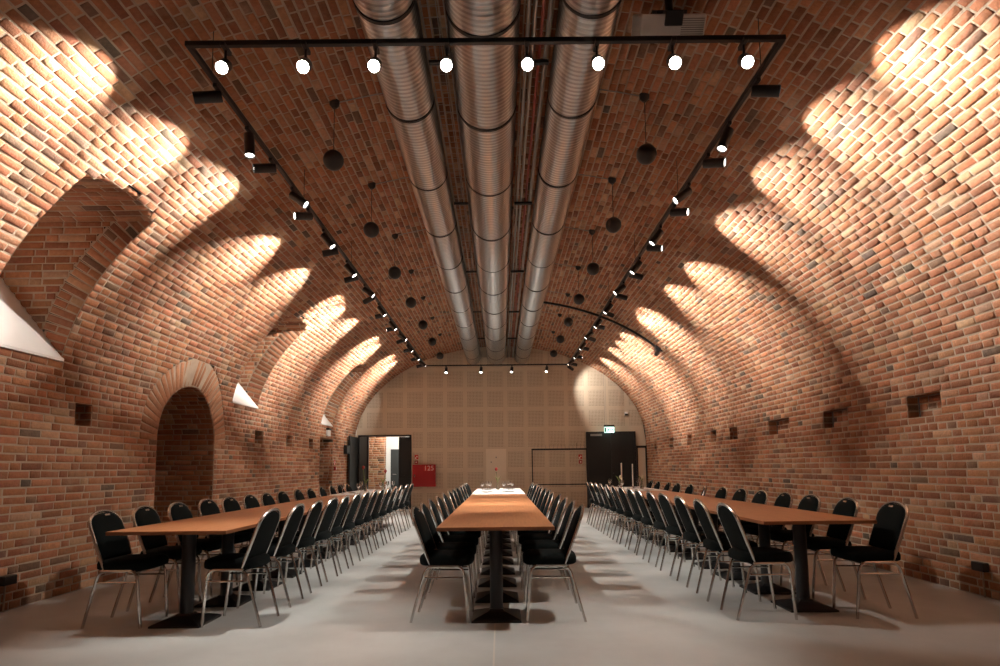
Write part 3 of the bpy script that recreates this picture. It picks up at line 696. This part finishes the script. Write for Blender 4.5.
def lamp(pos, aim, label, group, energy, half, blend, lensmat='lensside', R=0.043, Lh=0.20, col=WARM, drop=-0.075, spill=0.0, edge=None):
    """pos: point on the rail; the cylinder hangs below it and looks at aim"""
    t = thing('track_spotlight', label, 'spotlight', pos, 0, group); t['drop'] = drop
    piv = Vector(pos) + Vector((0, 0, drop)); d = (Vector(aim) - piv).normalized(); q = d.to_track_quat('-Z', 'Y')
    if 'a' not in meshes:
        meshes['a'] = MB().box(-0.016, 0.016, -0.06, 0.06, -0.03, -0.001, 0.003).mesh('adapter')
        pass
        meshes['b'] = MB().lathe([(0.0, Lh / 2), (R * 0.9, Lh / 2), (R, Lh / 2 - 0.006), (R, -Lh / 2), (R - 0.004, -Lh / 2), (R - 0.004, -Lh / 2 + 0.012), (0.0, -Lh / 2 + 0.012)], 20).mesh('body', True)
        meshes['l'] = MB().lathe([(0.0, -Lh / 2 + 0.010), (R - 0.005, -Lh / 2 + 0.010)], 20).mesh('lens')
    link('adapter', meshes['a'], M['lampblack'], t).rotation_euler = (0, 0, 0)
    if ('s', drop) not in meshes: meshes['s', drop] = MB().tube([(0, 0, -0.02), (0, 0, drop)], 0.009, 8).mesh('arm')
    link('arm', meshes['s', drop], M['lampblack'], t)
    b = link('body', meshes['b'], M['lampblack'], t); b.location = Vector((0, 0, drop)) + d * (Lh / 2 - 0.03); b.rotation_mode = 'QUATERNION'; b.rotation_quaternion = q
    # the lens is a disc set into the open end of the body
    key = 'l_' + lensmat
    if key not in meshes: meshes[key] = meshes['l'].copy(); meshes[key].materials.clear(); meshes[key].materials.append(M[lensmat])
    ln = link('lens', meshes[key], None, b)
    add_spot(t, q, energy, half, blend, col, edge=edge)
    if spill: add_spot(t, q, energy * spill, math.radians(58), 1.0, col)
    return t
NW = 12
WY = [4.44 + 1.13 * i for i in range(NW)]; DY = [5.03 + 1.14 * i for i in range(11)]
# how far each wall spotlight is turned along the hall (metres at 1.9 m out)
TURN_L = [-0.6, -0.9, -1.4, -0.3, 0.0, 1.3, -0.3, -0.6, 1.1, -0.2, 1.1, 0.1]
TURN_R = [-0.7, -1.2, -1.35, -1.1, 0.0, 0.0, 1.2, -0.4, 0.7, 0.0, -0.5, 0.1]
AIM_L = [a + b for a, b in zip(WY, TURN_L)]; AIM_R = [a + b for a, b in zip(WY, TURN_R)]
for side, tx, aims in ((-1, TX0, AIM_L), (1, TX1, AIM_R)):
    nm = 'left' if side < 0 else 'right'
    for i in range(NW):
        y = WY[i]; ya = aims[i]
        lamp((tx, y, TZK), (tx + side * 1.9, ya, TZK - 0.075 - 0.49), 'black spotlight tipped out at the %s wall, %s from camera' % (nm, ORD[i]), 'wall spotlights on the %s track' % nm, P_WASH, math.radians(34), 0.16, spill=0.010, edge=0.06)
    for i, y in enumerate(DY):
        aim = (tx - side * 4.7, y - 0.1, 0.5) if i % 3 == 1 else (tx - side * 3.1, y - 0.05, 0.0)
        if i == 0: aim = (-1.75, 4.75, 0.0) if side < 0 else (0.3, 4.6, 0.0)
        lamp((tx, y, TZK), aim, 'black spotlight turned down at the tables on the %s track, %s from camera' % (nm, ORD[i]), 'downward spotlights on the %s track' % nm, P_DOWN * (0.85 if i == 0 else (1.2 if i % 3 != 1 else 0.95)), math.radians(28 if i == 0 else (17 if i % 3 != 1 else 20)), 1.0 if i == 0 else 0.4, col=DOWNCOL, spill=0.03)
FX = [-1.86, -1.31, -0.83, -0.34, 0.21, 0.69, 1.21, 1.70]
for i, x in enumerate(FX):
    lamp((x, TY0, TZK), (x * 0.45, 0.3, 1.0), 'glaring spotlight on the front track bar facing the camera, %s from the left' % ORD[i], 'spotlights on the front track bar', P_FRONT, math.radians(30), 0.6, 'lens', drop=-0.14)
for i, x in enumerate((-1.53, -0.53, 0.35, 1.35)):
    lamp((x, TY1, TZK), (x * 0.7 - 0.3, TY1 - 3.0, 0.3), 'small black spotlight on the rear track bar, %s from the left' % ORD[i], 'spotlights on the rear track bar', P_BACK, math.radians(28), 0.6)
lamp((TX1 + 0.0, TY1 - 0.12, TZK), (3.3, DW, 3.35), 'black corner spotlight lighting the far wall beside the exit sign', 'spotlights on the rear track bar', 105, math.radians(44), 0.6)

# ------------------------------------------------------------------ ventilation ducts
RINGY = [2.85, 4.196, 5.444, 6.829, 8.243, 9.62, 10.95, 12.35, 13.7, 15.05, 16.45, 17.75]
def duct(x, zb, R, label, ro):
    t = thing('ventilation_duct', label, 'duct', (x, 0, zb + R)); P = 0.052; seg = 44; y0, y1 = -2.9, DW - 0.003
    n = int((y1 - y0) / P); V = []; ring = [(0.0, 0.0), (0.45, 0.0), (0.62, 0.010), (0.78, 0.010), (0.95, 0.0)]
    rows = [(i + a, d) for i in range(n) for a, d in ring]
    ang = np.arange(seg) * 2 * PI / seg
    k = np.array([r[0] for r in rows])[:, None]; dd = np.array([r[1] for r in rows])[:, None]
    yy = np.clip(y0 + P * (k + ang[None] / (2 * PI)), y0, y1); rr = R - 0.006 + dd
    V = np.stack([rr * np.cos(ang)[None], yy, rr * np.sin(ang)[None]], -1).reshape(-1, 3)
    m = len(rows); i = np.arange(m - 1)[:, None]; j = np.arange(seg)[None]; j2 = (j + 1) % seg
    # the helix steps on by one pitch where it closes
    st = np.where(j == seg - 1, len(ring), 0)
    a = i * seg + j; b = np.minimum(i + st, m - 1) * seg + j2; c = np.minimum(i + 1 + st, m - 1) * seg + j2; d = (i + 1) * seg + j
    Fc = np.stack([a, d, c, b], -1).reshape(-1, 4)
    Fc = Fc[(Fc[:, 1] != Fc[:, 2]) & (Fc[:, 2] != Fc[:, 3])]
    me = bpy.data.meshes.new('duct_body'); me.from_pydata(V.tolist(), [], Fc.tolist()); me.update()
    me.polygons.foreach_set('use_smooth', [True] * len(me.polygons))
    me.materials.append(M['duct']); me.materials.append(M['seam_shade']); rowi = Fc[:, 0] // seg % len(ring); me.polygons.foreach_set('material_index', np.isin(rowi, (1, 3)).astype(np.int32))  # ridge flanks take the darker seam colour as painted shading
    link('duct_body', me, None, t)
    rm = MB(); v = []; f = []
    for y, r in ((-0.016, R - 0.004), (-0.016, R + 0.006), (0.016, R + 0.006), (0.016, R - 0.004)):
        for q in range(seg): v.append((r * math.cos(ang[q]), y, r * math.sin(ang[q])))
    for q in range(3): f += [(q * seg + s, q * seg + (s + 1) % seg, (q + 1) * seg + (s + 1) % seg, (q + 1) * seg + s) for s in range(seg)]
    rme = rm.add(v, f).mesh('clamp_ring', True)
    hm = MB().tube([(0, 0, R), (0, 0, vz(x) - zb - R + 0.01)], 0.005, 6).mesh('hanger_rod')
    for y in RINGY:
        o = link('clamp_ring', rme, M['ring'], t); o.location = (0, y + ro, 0)
        o = link('hanger_rod', hm, M['galv'], t); o.location = (0, y + ro, 0)
duct(-0.095, 4.30, 0.27, 'largest ridged steel duct in the middle of the vault', 0.0)
duct(-0.785, 4.30, 0.215, 'ridged steel duct on the left under the vault', -0.16)
duct(0.675, 4.30, 0.215, 'ridged steel duct on the right under the vault', -0.2)
# cable tray and pipes between the ducts
tray = thing('cable_tray', 'wire mesh cable tray between left and middle ducts', 'cable tray', (-0.46, 0, 4.50))
for x in (-0.085, -0.03, 0.03, 0.085): MB().tube([(x, -2.9, 0), (x, DW - 0.05, 0)], 0.0035, 5).build('rail_wire', M['galv'], tray)
for x in (-0.085, 0.085): MB().tube([(x, -2.9, 0.05), (x, DW - 0.05, 0.05)], 0.0035, 5).build('rail_wire', M['galv'], tray)
rg = MB()
for y in np.arange(-2.8, DW - 0.1, 0.11): rg.tube([(-0.085, y, 0.05), (-0.085, y, -0.004), (0.085, y, -0.004), (0.085, y, 0.05)], 0.003, 4)
rg.build('cross_wires', M['galv'], tray)['kind'] = 'stuff'
for y in np.arange(2.0, 18.2, 2.71):
    MB().box(-0.088, 0.088, y, y + 0.035, -0.03, -0.008).build('bracket', M['ring'], tray); MB().tube([(0, y + 0.017, -0.01), (0, y + 0.017, vz(0.46) - 4.50)], 0.004, 5).build('hanger_rod', M['galv'], tray)
pr = thing('pipe_rack', 'rack of thin pipes between middle and right ducts', 'pipe rack', (0.315, 0, 4.50))
for x, r, m in ((-0.075, 0.016, 'pipe'), (-0.025, 0.011, 'galv'), (0.03, 0.013, 'redpipe'), (0.08, 0.016, 'pipe')): MB().tube([(x, -2.9, 0.01), (x, DW - 0.003, 0.01)], r, 8).build('pipe', M[m], pr, True)
for y in np.arange(2.0, 18.2, 2.71):
    MB().box(-0.11, 0.11, y, y + 0.035, -0.04, -0.01).build('bracket', M['ring'], pr); MB().tube([(0, y + 0.017, -0.02), (0, y + 0.017, vz(0.315) - 4.50)], 0.004, 5).build('hanger_rod', M['galv'], pr)

# ------------------------------------------------------------------ hanging balls
BY = [5.55, 7.26, 8.93, 10.6, 12.3, 14.0, 15.8]
ballm = MB().lathe([(0.0, -0.095)] + [(0.095 * math.cos(a), 0.095 * math.sin(a)) for a in np.linspace(-PI / 2 + 0.18, PI / 2 - 0.18, 14)] + [(0.0, 0.095)], 24).mesh('ball', True)
for x, nm in ((-1.54, 'left'), (1.40, 'right')):
    zc = vz(x); zb = EYE + (zc - EYE) / 1.2
    for i, y in enumerate(BY):
        t = thing('pendant_ball', 'black ball hung on a wire %s of the ducts, %s from the camera' % (nm, ORD[i]), 'pendant speaker', (x, y, zb), 0, 'black balls hung %s of the ducts' % nm)
        link('ball', ballm, M['lampblack'], t)
        MB().tube([(0, 0, 0.09), (0, 0, zc - zb)], 0.0035, 5).build('wire', M['lampblack'], t)
        MB().lathe([(0.018, zc - zb - 0.06), (0.045, zc - zb - 0.03), (0.05, zc - zb + 0.01)], 14).build('ceiling_cap', M['lampblack'], t, True)
        xin = -0.98 if x < 0 else 0.87
        MB().tube([(xx - x, 0, vz(xx) - zb - 0.012) for xx in np.linspace(x, xin, 7)], 0.006, 5).build('feed_cable', M['pipe'], t)
# black conduit across the right haunch with a small camera
cb = MB().tube([(xx, 13.15, vz(xx) - 0.025) for xx in np.linspace(0.85, 3.38, 26)], 0.024, 8).build('ceiling_conduit', M['lampblack'], None, True); tag(cb, 'black conduit running across the vault right of the ducts', 'conduit')
cm = thing('security_camera', 'small black camera at the end of the vault conduit', 'camera', (3.40, 13.15, vz(3.40)))
MB().box(-0.06, 0.06, -0.06, 0.06, -0.07, 0.03, 0.008).build('mount', M['lampblack'], cm)
MB().lathe([(0.0, 0.1), (0.045, 0.1), (0.05, -0.1), (0.04, -0.105), (0.0, -0.1)], 16, Matrix.Translation((-0.02, -0.06, -0.12)) @ Matrix.Rotation(1.2, 4, 'X')).build('camera_body', M['black'], cm, True)
MB().box(0.05, 0.2, -0.02, 0.02, -0.10, -0.05, 0.006).build('bracket', M['lampblack'], cm)

# ------------------------------------------------------------------ projector
pj = thing('projector', 'white projector hung from the vault on a black mount', 'projector', (1.295, 4.36, 4.505)); pj.rotation_euler = (math.radians(38), 0, 0)
bd = MB().box(-0.24, 0.24, -0.17, 0.17, -0.075, 0.075, 0.012).build('body', M['whitep'], pj)
for k in range(8): MB().box(0.06, 0.225, -0.173, -0.168, -0.055 + k * 0.014, -0.049 + k * 0.014).build('vent_slat', M['pipe'], bd)
MB().lathe([(0.0, -0.02), (0.028, -0.02), (0.034, 0.0), (0.034, 0.02)], 18, Matrix.Translation((-0.19, -0.175, -0.01)) @ Matrix.Rotation(-PI / 2, 4, 'X')).build('lens', M['glass'], pj, True)
MB().box(-0.065, 0.065, -0.185, 0.05, 0.0, 0.10, 0.006).box(-0.11, 0.11, -0.1, 0.1, 0.075, 0.10, 0.004).build('mount_bracket', M['lampblack'], pj)
MB().tube([(0, 0.0, 0.09), (0, 0.16, 0.27)], 0.03, 12).build('ceiling_pole', M['lampblack'], pj, True)

# ------------------------------------------------------------------ far wall fittings
def text(s, size, loc, mat, parent, name='lettering'):
    c = bpy.data.curves.new(name, 'FONT'); c.body = s; c.size = size; c.align_x = 'CENTER'; c.align_y = 'CENTER'; c.extrude = 0.001
    o = bpy.data.objects.new(name, c); C.objects.link(o); dg = bpy.context.evaluated_depsgraph_get(); me = bpy.data.meshes.new_from_object(o.evaluated_get(dg)); bpy.data.objects.remove(o)
    q = link(name, me, mat, parent); me.materials.clear(); me.materials.append(mat); q.location = loc; q.rotation_euler = (PI / 2, 0, 0); return q
fc = thing('fire_hose_cabinet', 'red fire hose cabinet on the wall beside the open doorway', 'fire cabinet', (-2.26, DW, 0.985))
MB().box(-0.34, 0.34, -0.16, -0.006, -0.325, 0.325, 0.008).build('cabinet_body', M['red'], fc)
cd_ = MB().box(-0.31, 0.31, -0.172, -0.16, -0.295, 0.295, 0.004).build('cabinet_door', M['red'], fc)
MB().box(-0.285, -0.255, -0.185, -0.172, -0.04, 0.04, 0.003).build('latch', M['chrome'], cd_)
sg = MB().box(0.0, 0.30, -0.178, -0.172, 0.135, 0.29).build('sign_plate', M['redsign'], cd_)
text('125', 0.2, (0.15, -0.179, 0.212), M['signwhite'], cd_)
def callpoint(x, y, z, label, ny=-1):
    t = thing('fire_call_point', label, 'call point', (x, y, z))
    MB().box(-0.05, 0.05, -0.05, -0.006, -0.05, 0.05, 0.006).build('case', M['red'], t)
    MB().box(-0.022, 0.022, -0.054, -0.049, -0.02, 0.02, 0.002).build('glass_window', M['signwhite'], t)
    s_ = MB().box(-0.055, 0.055, -0.012, -0.006, 0.09, 0.22).build('sign_plate', M['redsign'], t)
    MB().lathe([(0.0, 0.0), (0.022, 0.0), (0.022, 0.002), (0.0, 0.002)], 12, Matrix.Translation((0.012, -0.012, 0.165)) @ Matrix.Rotation(PI / 2, 4, 'X')).add([(-0.045, -0.0135, 0.10), (0.0, -0.0135, 0.10), (-0.01, -0.0135, 0.14), (-0.04, -0.0135, 0.15)], [(0, 1, 2, 3)]).build('pictogram', M['signwhite'], s_)
    return t
callpoint(-2.50, DW, 1.38, 'red fire call point above the red cabinet')
callpoint(2.37, DW, 1.34, 'red fire call point between coat rack and black door')
lc = callpoint(-A, 16.22, 1.22, 'red fire call point on the left brick wall beside the recess'); lc.rotation_euler = (0, 0, PI / 2); lc.location.x += 0.0
# coat rack
cr = thing('coat_rack', 'black tube coat rack standing before the perforated wall', 'coat rack', (1.73, DW - 0.22, 0))
for x in (-0.80, 0.80):
    MB().tube([(x, 0, 0), (x, 0, 1.72)], 0.016, 8).build('post', M['black'], cr, True)
    MB().tube([(x, -0.18, 0.016), (x, 0.18, 0.016)], 0.016, 8).build('foot', M['black'], cr, True)
MB().box(-0.82, 0.82, -0.02, 0.02, 1.69, 1.74, 0.004).build('top_rail', M['black'], cr)
MB().tube([(-0.80, 0, 0.69), (0.80, 0, 0.69)], 0.016, 8).build('lower_rail', M['black'], cr, True)
for k in range(14):
    x = -0.74 + k * 0.114; MB().tube([(x, 0, 1.73), (x, -0.01, 1.82), (x, -0.05, 1.85)] if k != 11 else [(x, 0, 1.73), (x, -0.01, 1.88), (x, -0.05, 1.90)], 0.005, 5).build('hook', M['pipe'] if k != 11 else M['black'], cr)
# exit sign
ex = thing('exit_sign', 'lit green exit sign hung on wires above the black door', 'exit sign', (3.19, DW - 0.35, 2.29))
MB().box(-0.155, 0.155, -0.03, 0.03, 0.06, 0.12, 0.006).build('housing', M['black'], ex)
ep = MB().box(-0.145, 0.145, -0.008, 0.008, -0.11, 0.06, 0.002).build('light_panel', M['exit'], ex)
pm = MB().box(-0.135, -0.085, -0.0095, -0.0085, -0.09, 0.04).box(0.0, 0.09, -0.0095, -0.0085, -0.035, -0.015).add([(0.09, -0.009, -0.06), (0.125, -0.009, -0.025), (0.09, -0.009, 0.01)], [(0, 1, 2)]).add([(-0.06, -0.009, -0.08), (-0.045, -0.009, -0.085), (-0.03, -0.009, -0.04), (-0.01, -0.009, -0.06), (0.0, -0.009, -0.05), (-0.02, -0.009, 0.01), (-0.045, -0.009, 0.01)], [(0, 1, 2, 3, 4, 5, 6)]).lathe([(0.0, 0), (0.013, 0), (0.013, 0.001), (0, 0.001)], 10, Matrix.Translation((-0.028, -0.0088, 0.03)) @ Matrix.Rotation(PI / 2, 4, 'X'))
pm.build('pictogram', M['exitgreen'], ep)
for x in (-0.12, -0.08): MB().tube([(x, 0, 0.11), (x, 0, vz(3.19 + x) - 2.29 + 0.02)], 0.004, 5).build('wire', M['pipe'], ex)
dt = thing('wall_sensor', 'small sensor on the far wall right of the exit sign', 'sensor', (3.77, DW, 2.755))
MB().box(-0.05, 0.05, -0.05, -0.001, -0.06, 0.06, 0.012).build('case', M['whitep'], dt); MB().box(-0.045, 0.045, -0.062, -0.049, -0.05, 0.0, 0.006).build('window', M['ring'], dt)
em = thing('emergency_lamp', 'small white emergency lamp above the left wall recess', 'lamp', (-vx(2.12), 15.45, 2.12))
MB().box(0.005, 0.07, -0.10, 0.10, -0.10, 0.07, 0.008).build('case', M['whitep'], em); MB().box(0.005, 0.085, -0.11, 0.11, 0.05, 0.10, 0.006).build('cover', M['black'], em)
# socket boxes low on the walls
for x, y, nm in ((A, 5.70, 'right'), (-A, 5.52, 'left')):
    s_ = 1 if x > 0 else -1
    t = thing('wall_socket', 'black socket box low on the %s brick wall' % nm, 'socket', (x, y, 0.27))
    MB().box(min(0.004 * -s_, -0.06 * s_), max(0.004 * -s_, -0.06 * s_), -0.075, 0.075, -0.04, 0.04, 0.006).build('case', M['hole'], t)
    MB().tube([(-0.012 * s_, 0, -0.035), (-0.012 * s_, 0.0, -0.27)], 0.008, 6).build('cable', M['mortar'], t)
